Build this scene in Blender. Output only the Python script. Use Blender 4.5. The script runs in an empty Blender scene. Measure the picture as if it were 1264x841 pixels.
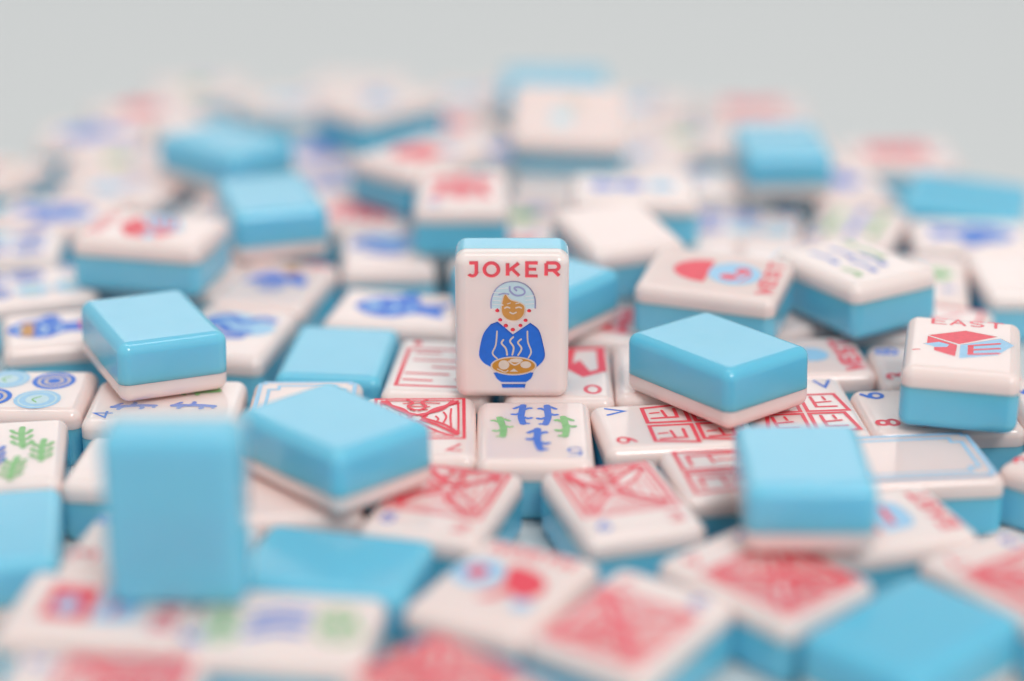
import bpy, bmesh, math, random
from mathutils import Vector, Matrix

# ------------------------------------------------------------------ camera, world, lamps, exposure
scene = bpy.context.scene
COL = scene.collection
MM = 0.001
R = math.radians

cam_data = bpy.data.cameras.new("camera")
cam = bpy.data.objects.new("camera", cam_data)
COL.objects.link(cam)
scene.camera = cam
cam_data.sensor_width = 36.0
cam_data.lens = 36.0 * 2664.14192 / 1264.0
cam.location = (0.0, -389.89779 * MM, 177.24450 * MM)
cam.rotation_euler = (R(90.0) - 0.37307, 0.0, 0.0)
cam_data.clip_start = 0.01
cam_data.clip_end = 50.0
cam_data.dof.use_dof = True
cam_data.dof.focus_distance = 417.76982 * MM
cam_data.dof.aperture_fstop = 3.55
cam_data.dof.aperture_blades = 0

world = bpy.data.worlds.new("World")
scene.world = world
world.use_nodes = True
wn = world.node_tree.nodes
wn["Background"].inputs[0].default_value = (0.93, 0.97, 1.0, 1.0)
wn["Background"].inputs[1].default_value = 0.53

def area_lamp(name, loc, target, size, power, color):
    d = bpy.data.lights.new(name, 'AREA')
    d.shape = 'RECTANGLE'
    d.size, d.size_y = size
    d.energy = power
    d.color = color
    o = bpy.data.objects.new(name, d)
    COL.objects.link(o)
    o.location = loc
    o.rotation_euler = (Vector(target) - Vector(loc)).to_track_quat('-Z', 'Y').to_euler()
    return o

area_lamp("softbox_lamp", (-0.15, 2.6, 1.02), (0.0, 0.0, 0.0), (2.0, 0.5), 3.6, (1.0, 0.99, 0.97))
area_lamp("overhead_lamp", (0.0, 0.25, 1.9), (0.0, 0.1, 0.0), (1.2, 0.35), 6.2, (1.0, 0.99, 0.97))
area_lamp("front_lamp", (0.7, -1.6, 2.0), (0.0, 0.0, 0.0), (0.8, 0.8), 31.0, (1.0, 0.96, 0.93))

scene.view_settings.view_transform = 'Standard'
scene.view_settings.look = 'None'
scene.view_settings.exposure = 0.0
scene.view_settings.gamma = 1.0
scene.render.engine = 'CYCLES'
scene.cycles.max_bounces = 12
scene.cycles.diffuse_bounces = 6

# ------------------------------------------------------------------ materials (all procedural)
def principled(name, color, rough=0.25, coat=0.0, sss=0.0, sss_r=(1, 1, 1), vary=0.0, bump=0.0, rough_vary=0.0, scale=180.0, ior=1.58):
    m = bpy.data.materials.new(name)
    m.use_nodes = True
    nt = m.node_tree
    b = nt.nodes["Principled BSDF"]
    b.inputs["Base Color"].default_value = (*color, 1)
    b.inputs["Roughness"].default_value = rough
    b.inputs["IOR"].default_value = ior
    b.inputs["Coat Weight"].default_value = coat
    b.inputs["Coat Roughness"].default_value = 0.06
    if sss:
        b.inputs["Subsurface Weight"].default_value = sss
        b.inputs["Subsurface Radius"].default_value = sss_r
        b.inputs["Subsurface Scale"].default_value = 0.005
    tc = nt.nodes.new("ShaderNodeTexCoord")
    info = nt.nodes.new("ShaderNodeObjectInfo")
    add = nt.nodes.new("ShaderNodeVectorMath"); add.operation = 'ADD'
    nt.links.new(tc.outputs["Object"], add.inputs[0])
    nt.links.new(info.outputs["Location"], add.inputs[1])
    if vary:
        n = nt.nodes.new("ShaderNodeTexNoise")
        n.inputs["Scale"].default_value = scale
        n.inputs["Detail"].default_value = 3.0
        nt.links.new(add.outputs[0], n.inputs["Vector"])
        mix = nt.nodes.new("ShaderNodeMix"); mix.data_type = 'RGBA'
        lo = tuple(c * (1 - vary) for c in color); hi = tuple(min(1, c * (1 + vary)) for c in color)
        mix.inputs[6].default_value = (*lo, 1); mix.inputs[7].default_value = (*hi, 1)
        nt.links.new(n.outputs["Fac"], mix.inputs[0])
        hsv = nt.nodes.new("ShaderNodeHueSaturation")
        tint = nt.nodes.new("ShaderNodeMapRange")
        tint.inputs["To Min"].default_value = 0.955
        tint.inputs["To Max"].default_value = 1.03
        nt.links.new(info.outputs["Random"], tint.inputs["Value"])
        nt.links.new(tint.outputs["Result"], hsv.inputs["Value"])
        tint2 = nt.nodes.new("ShaderNodeMapRange")
        tint2.inputs["From Min"].default_value = 1.0
        tint2.inputs["From Max"].default_value = 0.0
        tint2.inputs["To Min"].default_value = 0.94
        tint2.inputs["To Max"].default_value = 1.06
        nt.links.new(info.outputs["Random"], tint2.inputs["Value"])
        nt.links.new(tint2.outputs["Result"], hsv.inputs["Saturation"])
        nt.links.new(mix.outputs[2], hsv.inputs["Color"])
        nt.links.new(hsv.outputs["Color"], b.inputs["Base Color"])
    if rough_vary:
        n2 = nt.nodes.new("ShaderNodeTexNoise")
        n2.inputs["Scale"].default_value = scale * 1.7
        n2.inputs["Detail"].default_value = 5.0
        nt.links.new(add.outputs[0], n2.inputs["Vector"])
        mr = nt.nodes.new("ShaderNodeMapRange")
        mr.inputs["To Min"].default_value = max(0.02, rough - rough_vary)
        mr.inputs["To Max"].default_value = rough + rough_vary
        nt.links.new(n2.outputs["Fac"], mr.inputs["Value"])
        nt.links.new(mr.outputs["Result"], b.inputs["Roughness"])
    if bump:
        n3 = nt.nodes.new("ShaderNodeTexNoise")
        n3.inputs["Scale"].default_value = scale * 0.6
        n3.inputs["Detail"].default_value = 2.0
        nt.links.new(add.outputs[0], n3.inputs["Vector"])
        bp = nt.nodes.new("ShaderNodeBump")
        bp.inputs["Strength"].default_value = bump
        bp.inputs["Distance"].default_value = 0.0004
        nt.links.new(n3.outputs["Fac"], bp.inputs["Height"])
        nt.links.new(bp.outputs["Normal"], b.inputs["Normal"])
    return m

M = {
    'ivory': principled("ivory_resin", (0.96, 0.755, 0.71), 0.15, 0.0, 0.5, (1.0, 0.6, 0.5), 0.025, 0.05, 0.05),
    'blue': principled("sky_blue_resin", (0.185, 0.585, 0.775), 0.15, 0.0, 0.8, (0.45, 0.9, 1.0), 0.03, 0.05, 0.05),
    'red': principled("red_paint", (0.90, 0.062, 0.10), 0.35, vary=0.18, scale=900),
    'ink': principled("blue_paint", (0.03, 0.165, 0.66), 0.4, vary=0.18, scale=900),
    'royal': principled("royal_blue_paint", (0.012, 0.16, 0.70), 0.4, vary=0.12, scale=900),
    'pale': principled("pale_blue_paint", (0.36, 0.63, 0.86), 0.4, vary=0.12, scale=900),
    'ice': principled("ice_blue_paint", (0.58, 0.76, 0.82), 0.4, vary=0.10, scale=900),
    'green': principled("green_paint", (0.24, 0.55, 0.20), 0.4, vary=0.18, scale=900),
    'gold': principled("ochre_paint", (0.60, 0.27, 0.045), 0.35, vary=0.15, scale=900),
    'lilac': principled("lilac_paint", (0.36, 0.38, 0.62), 0.4, vary=0.12, scale=900),
    'cream': principled("cream_paint", (0.72, 0.60, 0.50), 0.4, vary=0.12, scale=900),
    'white': principled("white_paint", (0.8, 0.82, 0.84), 0.4, vary=0.05, scale=900),
    'table': principled("white_table_top", (0.655, 0.668, 0.658), 0.5, vary=0.015, scale=6.0),
}

# ------------------------------------------------------------------ helpers
W, H, T = 22.0, 29.89587, 12.24003          # one tile, millimetres
FACE_T = 3.9                       # thickness of the ivory layer
RAD = 2.25

def link(name, data, parent=None):
    o = bpy.data.objects.new(name, data)
    COL.objects.link(o)
    if parent is not None:
        o.parent = parent
    return o

def layer_mesh(name, z0, z1, mat):
    """The slice z0..z1 of a rounded tile that stands on z = 0, closed where it is cut."""
    bm = bmesh.new()
    bmesh.ops.create_cube(bm, size=1.0)
    bmesh.ops.scale(bm, vec=(W, H, T), verts=bm.verts)
    bmesh.ops.translate(bm, vec=(0, 0, T / 2), verts=bm.verts)
    bmesh.ops.bevel(bm, geom=list(bm.edges), offset=RAD, segments=6, profile=0.5, affect='EDGES')
    lim = Vector((W / 2 - RAD, H / 2 - RAD, T / 2 - RAD))
    def inner(co):
        c = co - Vector((0, 0, T / 2))
        return Vector([max(-lim[i], min(lim[i], c[i])) for i in range(3)]) + Vector((0, 0, T / 2))
    for v in bm.verts:
        i = inner(v.co)
        d = v.co - i
        if d.length > 1e-6:
            v.co = i + d.normalized() * RAD
    if z0 > 0.01:
        g = list(bm.verts) + list(bm.edges) + list(bm.faces)
        r = bmesh.ops.bisect_plane(bm, geom=g, plane_co=(0, 0, z0), plane_no=(0, 0, -1), clear_outer=True)
        bmesh.ops.contextual_create(bm, geom=[e for e in r['geom_cut'] if isinstance(e, bmesh.types.BMEdge)])
    if z1 < T - 0.01:
        g = list(bm.verts) + list(bm.edges) + list(bm.faces)
        r = bmesh.ops.bisect_plane(bm, geom=g, plane_co=(0, 0, z1), plane_no=(0, 0, 1), clear_outer=True)
        bmesh.ops.contextual_create(bm, geom=[e for e in r['geom_cut'] if isinstance(e, bmesh.types.BMEdge)])
    bmesh.ops.recalc_face_normals(bm, faces=bm.faces)
    caps = set()
    normals = []
    bm.faces.ensure_lookup_table()
    for f in bm.faces:
        cz = f.calc_center_median().z
        cap = (z0 > 0.01 and abs(cz - z0) < 1e-4) or (z1 < T - 0.01 and abs(cz - z1) < 1e-4)
        f.smooth = True
        for l in f.loops:
            if cap:
                normals.append(tuple(f.normal))
            else:
                normals.append(tuple((l.vert.co - inner(l.vert.co)).normalized()))
    for v in bm.verts:
        v.co = v.co * MM
    me = bpy.data.meshes.new(name)
    bm.to_mesh(me)
    bm.free()
    me.normals_split_custom_set(normals)
    me.materials.append(mat)
    return me

BACK = layer_mesh("back_layer", 0.0, T - FACE_T - 0.004, M['blue'])
FACE = layer_mesh("face_layer", T - FACE_T, T, M['ivory'])

def spline(pts, n=6, closed=False):
    p = [Vector((a, b)) for a, b in pts]
    out = []
    m = len(p)
    for i in range(m if closed else m - 1):
        if closed:
            a, b, c, d = p[i - 1], p[i], p[(i + 1) % m], p[(i + 2) % m]
        else:
            a, b, c, d = p[max(i - 1, 0)], p[i], p[i + 1], p[min(i + 2, m - 1)]
        for k in range(n):
            t = k / n
            q = 0.5 * ((2 * b) + (c - a) * t + (2 * a - 5 * b + 4 * c - d) * t * t + (3 * b - a - 3 * c + d) * t ** 3)
            out.append((q.x, q.y))
    if not closed:
        out.append(tuple(p[-1]))
    return out

SHAPES = {}
class Ink:
    """Painted marks on a tile face: flat shapes a few microns thick, one mesh."""
    def __init__(self, rot=0.0, dx=0.0, dy=0.0, sc=1.0):
        self.v, self.f, self.m, self.mats, self.shapes = [], [], [], [], []
        self.z = 0.006
        self.set(rot, dx, dy, sc)
    def set(self, rot=0.0, dx=0.0, dy=0.0, sc=1.0):
        self.c, self.s, self.dx, self.dy, self.sc = math.cos(rot), math.sin(rot), dx, dy, sc
        return self
    def _mat(self, mat):
        if mat not in self.mats:
            self.mats.append(mat)
        return self.mats.index(mat)
    def _pt(self, p):
        x, y = p[0] * self.sc, p[1] * self.sc
        self.v.append(((self.c * x - self.s * y + self.dx) * MM, (self.s * x + self.c * y + self.dy) * MM, (T + self.z) * MM))
        return len(self.v) - 1
    def poly(self, pts, mat):
        area = sum(pts[i - 1][0] * pts[i][1] - pts[i][0] * pts[i - 1][1] for i in range(len(pts)))
        if area < 0:
            pts = pts[::-1]
        self.f.append([self._pt(p) for p in pts]); self.m.append(self._mat(mat))
        self.shapes.append(self.f[-1:])
        self.z += 0.0025
    def disc(self, x, y, rx, mat, ry=None, n=28):
        ry = ry or rx
        self.poly([(x + rx * math.cos(2 * math.pi * i / n), y + ry * math.sin(2 * math.pi * i / n)) for i in range(n)], mat)
    def line(self, pts, w, mat, smooth=False, closed=False, taper=False, cap=True):
        if smooth:
            pts = spline(pts, 6, closed)
        n = len(pts)
        k = self._mat(mat)
        L, Rr = [], []
        f0 = len(self.f)
        for i in range(n):
            a = Vector(pts[i - 1]) if (i > 0 or closed) else None
            b = Vector(pts[i])
            c = Vector(pts[(i + 1) % n]) if (i < n - 1 or closed) else None
            d1 = (b - a).normalized() if a is not None else (c - b).normalized()
            d2 = (c - b).normalized() if c is not None else d1
            t = (d1 + d2)
            t = t.normalized() if t.length > 1e-6 else d1
            nn = Vector((-t.y, t.x))
            den = max(0.45, nn.dot(Vector((-d1.y, d1.x))))
            hw = w / 2 / den
            if taper:
                u = i / (n - 1)
                hw *= 0.35 + 0.65 * math.sin(math.pi * min(1, 0.15 + 0.85 * u))
            L.append(self._pt(b + nn * hw)); Rr.append(self._pt(b - nn * hw))
        for i in range(n if closed else n - 1):
            j = (i + 1) % n
            self.f.append([L[i], Rr[i], Rr[j], L[j]]); self.m.append(k)
        self.z += 0.0025
        self.shapes.append(self.f[f0:])
        if not closed and not taper and cap:
            for e in (pts[0], pts[-1]):
                self.disc(e[0], e[1], w / 2 * 0.98, mat, n=10)
    def mesh(self, name):
        me = bpy.data.meshes.new(name)
        me.from_pydata(self.v, [], self.f)
        for mt in self.mats:
            me.materials.append(M[mt])
        me.polygons.foreach_set("material_index", self.m)
        me.update()
        SHAPES[me.name] = [[[self.v[i] for i in f] for f in s] for s in self.shapes]
        return me

# letters and digits as strokes in a box 0..1 wide and 0..1 high
def arc(cx, cy, rx, ry, a0, a1, n=14):
    return [(cx + rx * math.cos(R(a0 + (a1 - a0) * i / n)), cy + ry * math.sin(R(a0 + (a1 - a0) * i / n))) for i in range(n + 1)]
GLYPH = {
    'J': [[(0.25, 1), (0.85, 1), (0.85, 0.3)] + arc(0.5, 0.3, 0.35, 0.3, 0, -150)],
    'O': [arc(0.5, 0.5, 0.5, 0.5, 0, 360, 30)],
    'K': [[(0.08, 0), (0.08, 1)], [(0.92, 1), (0.12, 0.38)], [(0.38, 0.58), (0.96, 0)]],
    'E': [[(0.95, 1), (0.05, 1), (0.05, 0), (0.95, 0)], [(0.05, 0.52), (0.82, 0.52)]],
    'R': [[(0.05, 0), (0.05, 1)], [(0.05, 1), (0.6, 1)] + arc(0.62, 0.72, 0.3, 0.28, 90, -90) + [(0.05, 0.44)], [(0.55, 0.44), (0.95, 0)]],
    'A': [[(0, 0), (0.5, 1), (1, 0)], [(0.2, 0.36), (0.8, 0.36)]],
    'S': [arc(0.5, 0.75, 0.42, 0.25, 30, 270) + arc(0.5, 0.25, 0.42, 0.25, 90, -150)],
    'T': [[(0, 1), (1, 1)], [(0.5, 1), (0.5, 0)]],
    'W': [[(0, 1), (0.25, 0), (0.5, 0.8), (0.75, 0), (1, 1)]],
    'N': [[(0.05, 0), (0.05, 1), (0.95, 0), (0.95, 1)]],
    'H': [[(0.05, 0), (0.05, 1)], [(0.95, 0), (0.95, 1)], [(0.05, 0.5), (0.95, 0.5)]],
    'U': [[(0.05, 1), (0.05, 0.4)] + arc(0.5, 0.4, 0.45, 0.4, 180, 360) + [(0.95, 1)]],
    'V': [[(0, 1), (0.5, 0), (1, 1)]],
    '0': [arc(0.5, 0.5, 0.42, 0.5, 0, 360, 24)],
    '1': [[(0.2, 0.75), (0.55, 1), (0.55, 0)]],
    '2': [arc(0.5, 0.72, 0.4, 0.28, 160, -30) + [(0.08, 0), (0.95, 0)]],
    '3': [arc(0.45, 0.75, 0.4, 0.25, 150, -90) + arc(0.45, 0.25, 0.45, 0.25, 90, -150)],
    '4': [[(0.72, 0), (0.72, 1), (0.02, 0.3), (0.98, 0.3)]],
    '5': [[(0.9, 1), (0.2, 1), (0.12, 0.55)] + arc(0.48, 0.32, 0.42, 0.32, 130, -150)],
    '6': [[(0.8, 0.98), (0.3, 0.7), (0.1, 0.36)], arc(0.5, 0.3, 0.4, 0.3, 0, 360, 20)],
    '7': [[(0.05, 1), (0.95, 1), (0.4, 0)]],
    '8': [arc(0.5, 0.75, 0.34, 0.25, 0, 360, 20), arc(0.5, 0.25, 0.42, 0.25, 0, 360, 20)],
    '9': [[(0.25, 0.02), (0.7, 0.3), (0.9, 0.64)], arc(0.5, 0.7, 0.4, 0.3, 0, 360, 20)],
    '<': [[(0.95, 0.95), (0.05, 0.1), (1.0, 0.05)]],
}
def glyph(ink, ch, x, y, w, h, sw, mat, flip=False, cap=True):
    for st in GLYPH[ch]:
        pts = [((1 - a if flip else a) * w + x, (1 - b if flip else b) * h + y) for a, b in st]
        closed = len(pts) > 12 and (Vector(pts[0]) - Vector(pts[-1])).length < 1e-4
        if closed:
            pts = pts[:-1]
        ink.line(pts, sw, mat, closed=closed, cap=cap)
def word(ink, text, x, y, w, h, sw, mat, gap=0.35):
    n = len(text)
    cw = w / (n + gap * (n - 1))
    for i, ch in enumerate(text):
        glyph(ink, ch, x + i * cw * (1 + gap), y, cw, h, sw, mat)

# ------------------------------------------------------------------ the designs: each returns [(part name, mesh), ...]
def stalk(ink, x, y, h, mat, lean=0.0, mirror=1, curve=0.0):
    k = h / 10.5
    P = lambda a, b: (x + (mirror * a + lean * b) * k, y + b * k)
    ink.line([P(0.3, 5.0), P(0.0, 1.5), P(-0.2 + curve, -1.5), P(0.2, -5.0)], 1.5 * k, mat, smooth=True)
    ink.line([P(-1.6, 3.2), P(-0.3, 4.4), P(0.2, 4.6)], 1.0 * k, mat, smooth=True)
    ink.line([P(0.0, 2.0), P(1.5, 3.4), P(1.9, 3.3)], 1.0 * k, mat, smooth=True)
    ink.line([P(-0.1, 1.0), P(-1.2, 0.0), P(-2.0, 0.1)], 1.05 * k, mat, smooth=True)
    ink.line([P(0, -1.2), P(1.2, -2.2), P(1.9, -1.9)], 1.05 * k, mat, smooth=True)
    ink.line([P(0.1, -4.7), P(1.3, -4.9)], 0.9 * k, mat)

def sprig(ink, x, y, h, mat, lean=0.0):
    k = h / 10.0
    P = lambda a, b: (x + (a + lean * b) * k, y + b * k)
    ink.line([P(0.3, 5.0), P(0.0, 1.0), P(0.2, -5.0)], 1.3 * k, mat, smooth=True)
    for b in (3.0, 0.2, -2.6):
        ink.line([P(0, b - 1.2), P(-1.2, b - 0.5), P(-1.9, b + 0.8)], 0.95 * k, mat, smooth=True)
        ink.line([P(0, b - 1.5), P(1.2, b - 0.9), P(2.0, b + 0.5)], 0.95 * k, mat, smooth=True)

def bam(spots, digit, dpos, flip=False, rot=0.0, leafy=False):
    a = Ink(rot)
    for i, (x, y, h, c) in enumerate(spots):
        if leafy:
            sprig(a, x, y, h, c, lean=0.08 * ((i % 3) - 1))
        else:
            stalk(a, x, y, h, c, lean=0.06 * ((i % 3) - 1), mirror=1 if i % 2 else -1)
    out = [('bamboo_picture', a.mesh('bamboo_picture'))]
    if digit:
        d = Ink(rot)
        glyph(d, digit, dpos[0] - 1.5, dpos[1] - 1.7, 3.0, 3.4, 0.55, 'ink', flip)
        out.append(('digit', d.mesh('digit')))
    return out

def crak(seed, d1, d2, rot=0.0, y0=-6.0, y1=12.8, dense=1.0):
    """Red square frame with curling strokes that meet in its middle, two digits below."""
    rn = random.Random(seed)
    a = Ink(rot)
    x0, x1 = -8.6, 8.6
    a.line([(x0, y0), (x1, y0), (x1, y1), (x0, y1)], 0.66 * dense, 'red', closed=True)
    cx, cy = rn.uniform(-1.0, 1.0), (y0 + y1) / 2 + rn.uniform(-0.8, 0.8)
    j = lambda s: rn.uniform(-s, s)
    corners = [(x0 + 1.1, y0 + 1.1), (x1 - 1.1, y0 + 1.1), (x1 - 1.1, y1 - 1.1), (x0 + 1.1, y1 - 1.1)]
    for q in range(4):
        p1, p2 = corners[q], corners[(q + 1) % 4]
        mx, my = (p1[0] + p2[0]) / 2, (p1[1] + p2[1]) / 2
        tip = (cx + (mx - cx) * 0.16, cy + (my - cy) * 0.16)
        lean = lambda p, k: (p[0] + (mx - p[0]) * k, p[1] + (my - p[1]) * k)
        e1, e2 = lean(p1, 0.14), lean(p2, 0.14)
        c1 = ((tip[0] + e1[0]) / 2 + j(1.4), (tip[1] + e1[1]) / 2 + j(1.4))
        c2 = ((tip[0] + e2[0]) / 2 + j(1.4), (tip[1] + e2[1]) / 2 + j(1.4))
        a.line([tip, c1, e1], 0.78 * dense, 'red', smooth=True)
        a.line([tip, c2, e2], 0.78 * dense, 'red', smooth=True)
        a.line([e1, (mx + j(0.3), my + j(0.3)), e2], 0.42 * dense, 'red', smooth=True)
        for k in range(3):
            f = 0.36 + 0.22 * k
            g1 = (tip[0] + (e1[0] - tip[0]) * f, tip[1] + (e1[1] - tip[1]) * f)
            g2 = (tip[0] + (e2[0] - tip[0]) * f, tip[1] + (e2[1] - tip[1]) * f)
            h = rn.uniform(0.35, 0.6)
            m1 = (g1[0] + (g2[0] - g1[0]) * (0.12 + 0.1 * (k % 2)), g1[1] + (g2[1] - g1[1]) * (0.12 + 0.1 * (k % 2)))
            m2 = (g1[0] + (g2[0] - g1[0]) * (0.3 + h), g1[1] + (g2[1] - g1[1]) * (0.3 + h))
            m3 = ((m1[0] + m2[0]) / 2 + j(0.7), (m1[1] + m2[1]) / 2 + j(0.7))
            a.line([m1, m3, m2], 0.42 * dense, 'red', smooth=True)
        u, v = corners[q]
        a.line([(u * 0.97, v + (cy - v) * 0.05), ((u + cx) / 2 + j(1.0), (v + cy) / 2 + j(1.0)), (cx + (u - cx) * 0.12, cy + (v - cy) * 0.12)], 0.85 * dense, 'red', smooth=True)
    a.line([(cx - 1.9, y1 - 0.8), (cx - 0.8, y1 - 2.4), (cx - 1.7, y1 - 4.0), (cx - 0.4, y1 - 6.0)], 0.6, 'red', smooth=True)
    a.line([(cx + 2.0, y1 - 0.8), (cx + 0.9, y1 - 2.2), (cx + 1.8, y1 - 4.2), (cx + 0.5, y1 - 6.0)], 0.6, 'red', smooth=True)
    out = [('dragon_picture', a.mesh('dragon_picture'))]
    for ch, mat, x in ((d1, 'ink', -6.6), (d2, 'red', 6.6)):
        if ch:
            d = Ink(rot)
            glyph(d, ch, x - 1.3, -11.6, 2.6, 3.0, 0.6, mat)
            out.append(('digit', d.mesh('digit')))
    return out

def panels(d1, d2, rot=0.0, flip=False):
    """Red lattice of panels with short strokes, digits at one short end."""
    a = Ink(rot)
    x0, x1, y0, y1 = -8.8, 8.8, -12.5, 5.0
    if not d1 and not d2:
        y1 = 12.5
    ym = (y0 + y1) / 2
    for (ax, ay, bx, by) in ((x0, ym + 0.6, -0.7, y1), (0.7, ym + 0.6, x1, y1), (x0, y0, -0.7, ym - 0.6), (0.7, y0, x1, ym - 0.6)):
        cxm = (ax + bx) / 2
        sx = 1 if cxm > 0 else -1
        a.line([(ax, ay), (bx, ay), (bx - (1.2 if sx > 0 else 0), by), (ax + (0 if sx > 0 else 1.2), by)], 0.8, 'red', closed=True)
        a.line([(ax + 2.0, by - 1.2), (ax + 2.2, ay + 2.0), (bx - 2.0, ay + 2.0)], 0.7, 'red')
        a.line([(ax + 2.2, (ay + by) / 2), (bx - 2.6, (ay + by) / 2 + 0.4)], 0.6, 'red')
        a.line([(ax + 4.4, by - 1.2), (ax + 4.6, (ay + by) / 2 + 1.2)], 0.55, 'red')
    out = [('lattice_picture', a.mesh('lattice_picture'))]
    for ch, mat, x in ((d1, 'ink', 6.8), (d2, 'red', -6.6)):
        if ch:
            d = Ink(rot)
            d.set(rot + (math.pi / 2 * -1 if flip else 0), 0, 0) if False else None
            glyph(d, ch, x - 1.5, 8.6, 3.0, 3.4, 0.65, mat)
            out.append(('digit', d.mesh('digit')))
    return out

def rows(rot=0.0):
    """Red frame filled with short written lines."""
    a = Ink(rot)
    a.line([(-8.2, -11.0), (8.4, -11.0), (8.4, 8.6), (-8.2, 8.6)], 0.85, 'red', closed=True)
    for y, x, l in ((6.6, -6.4, 5.0), (2.6, -6.3, 11.5), (-1.0, -2.0, 8.5), (-4.6, -7.0, 8.6), (-8.0, -7.0, 5.6), (4.2, 2.5, 4.5), (-7.4, 3.5, 4.0)):
        a.line([(x, y), (x + l, y - 0.2)], 0.75, 'red')
    d = Ink(rot)
    d.disc(-6.8, 11.8, 0.9, 'red', 1.3)
    return [('lined_picture', a.mesh('lined_picture')), ('dot', d.mesh('dot'))]

def lantern(rot=0.0):
    a = Ink(rot)
    a.line([(3.0, 12.0), (9.0, 12.6), (9.0, 0.5), (5.2, -2.2), (2.2, 2.0), (2.4, 6.0)], 1.7, 'red', closed=True)
    a.line([(2.0, 6.0), (-2.0, 4.6), (-5.5, 5.6)], 1.3, 'red', smooth=True)
    a.poly([(2.6, 3.0), (5.4, -1.6), (6.6, -0.8), (4.6, 6.0)], 'red')
    a.line([(-6, 10), (-2, 11.5), (0, 9)], 0.9, 'red', smooth=True)
    b = Ink(rot)
    b.line([(-0.6, -2.2), (0.4, -3.6), (-0.4, -6.2)], 0.7, 'lilac', smooth=True)
    b.line([(1.0, -3.0), (1.6, -5.8)], 0.6, 'lilac')
    d = Ink(rot)
    glyph(d, '0', 5.0, -11.8, 3.4, 4.0, 0.85, 'red')
    return [('lantern_picture', a.mesh('lantern_picture')), ('flower_mark', b.mesh('flower_mark')), ('digit', d.mesh('digit'))]

def dots(spots, digit=None, rot=0.0):
    a = Ink(rot)
    for x, y, r, c in spots:
        if c == 'ink':
            a.disc(x, y, r, 'royal'); a.disc(x, y, r * 0.78, 'ivory'); a.disc(x, y, r * 0.62, 'royal'); a.disc(x, y, r * 0.47, 'ivory'); a.disc(x, y, r * 0.3, 'royal')
        else:
            a.disc(x, y, r, 'pale'); a.disc(x, y, r * 0.84, 'ice'); a.disc(x, y, r * 0.76, 'pale'); a.disc(x, y, r * 0.5, 'ice')
            a.line([(x - r * 0.3, y), (x, y + r * 0.2), (x + r * 0.3, y - r * 0.1)], 0.4, 'green', smooth=True)
    out = [('circle_picture', a.mesh('circle_picture'))]
    if digit:
        d = Ink(rot)
        glyph(d, digit, 6.0, -12.6, 2.6, 3.2, 0.6, 'ink')
        out.append(('digit', d.mesh('digit')))
    return out

def logo(text, rot=0.0):
    """Red block with a pale blue sign of three bars and a red word above."""
    a = Ink(rot)
    a.poly([(-6.8, 3.4), (0.3, 7.6), (6.5, 5.5), (-0.7, -0.2)], 'red')
    a.poly([(-6.8, 3.0), (-1.1, -0.7), (-1.4, -7.0), (-5.4, -4.6), (-5.4, -1.6), (-6.8, -0.9)], 'red')
    a.poly([(-7.6, -1.4), (-4.6, 0.4), (-2.6, -0.6), (-3.0, -2.0), (-5.4, -2.6)], 'pale')
    a.poly([(-0.5, -0.5), (7.0, 4.8), (9.6, 1.6), (6.5, -4.4), (-0.6, -7.8)], 'pale')
    a.poly([(0.9, -0.6), (2.0, 0.2), (2.0, -4.9), (0.9, -5.4)], 'red')
    for k in range(3):
        a.line([(1.2, -5.0 + k * 2.3), (6.8, -3.2 + k * 2.6)], 0.75, 'red')
    b = Ink(rot)
    word(b, text, -6.2, 10.2, 13.6, 3.0, 0.62, 'red')
    d = Ink(rot)
    d.line([(-9.2, -4.9), (-8.2, -4.7)], 0.55, 'red')
    return [('sign_picture', a.mesh('sign_picture')), ('lettering', b.mesh('lettering')), ('dash_mark', d.mesh('dash_mark'))]

def bowlsign(text, rot=0.0, sc=1.0):
    a = Ink(rot)
    a.poly([(6.0 * math.cos(R(t)) * 0.9, 1.2 + 7.6 * math.sin(R(t))) for t in range(0, 181, 12)], 'red')
    a.disc(0.2, -4.2, 5.2, 'pale', 5.6)
    a.disc(-1.6, -3.4, 1.4, 'red', 2.0); a.disc(1.6, -5.4, 1.6, 'red', 1.3)
    a.line([(-3.0, -6.0), (0, -7.4), (3, -6.4)], 0.6, 'red', smooth=True)
    b = Ink(rot)
    word(b, text, -7.6, -13.2, 15.2, 2.8, 0.75, 'red')
    return [('sign_picture', a.mesh('sign_picture')), ('lettering', b.mesh('lettering'))]

def boxsign(text, rot=0.0, disc=True):
    """Red square with a hole beside a pale blue shape, a red word at the far end."""
    a = Ink(rot)
    a.poly([(-5.4, 1.0), (5.4, 1.6), (5.8, 9.4), (-5.0, 9.0)], 'red')
    if disc:
        a.disc(-0.6, 5.6, 2.6, 'pale', 2.1)
    a.poly(spline([(-5.6, 0.4), (-4.4, -5.0), (0, -6.2), (4.6, -5.0), (5.4, 0.6)], 5), 'pale')
    a.line([(-2.6, -2.0), (2.8, -2.6)], 1.3, 'red')
    b = Ink(rot)
    word(b, text, -7.0, -12.6, 14.0, 3.0, 0.9, 'red')
    return [('sign_picture', a.mesh('sign_picture')), ('lettering', b.mesh('lettering'))]

def slim(rot=0.0):
    """Thin blue and green strokes side by side."""
    a = Ink(rot)
    for x, y0, y1, c in ((-4.2, 0, 9.5, 'ink'), (-1.0, -9, -0.5, 'ink'), (0.6, 1, 9.0, 'ink'), (3.0, -7.0, 2.0, 'ink'), (5.6, -3, 6, 'green'), (-5.4, -9.5, -3.6, 'green'), (6.0, 8.0, 11.5, 'green')):
        a.line([(x, y0), (x + 0.5, (y0 + y1) / 2), (x - 0.1, y1)], 0.85, c, smooth=True)
        a.line([(x - 0.9, y0 + 0.6), (x + 1.0, y0 + 1.2)], 0.6, c)
    return [('bamboo_picture', a.mesh('bamboo_picture'))]

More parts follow.
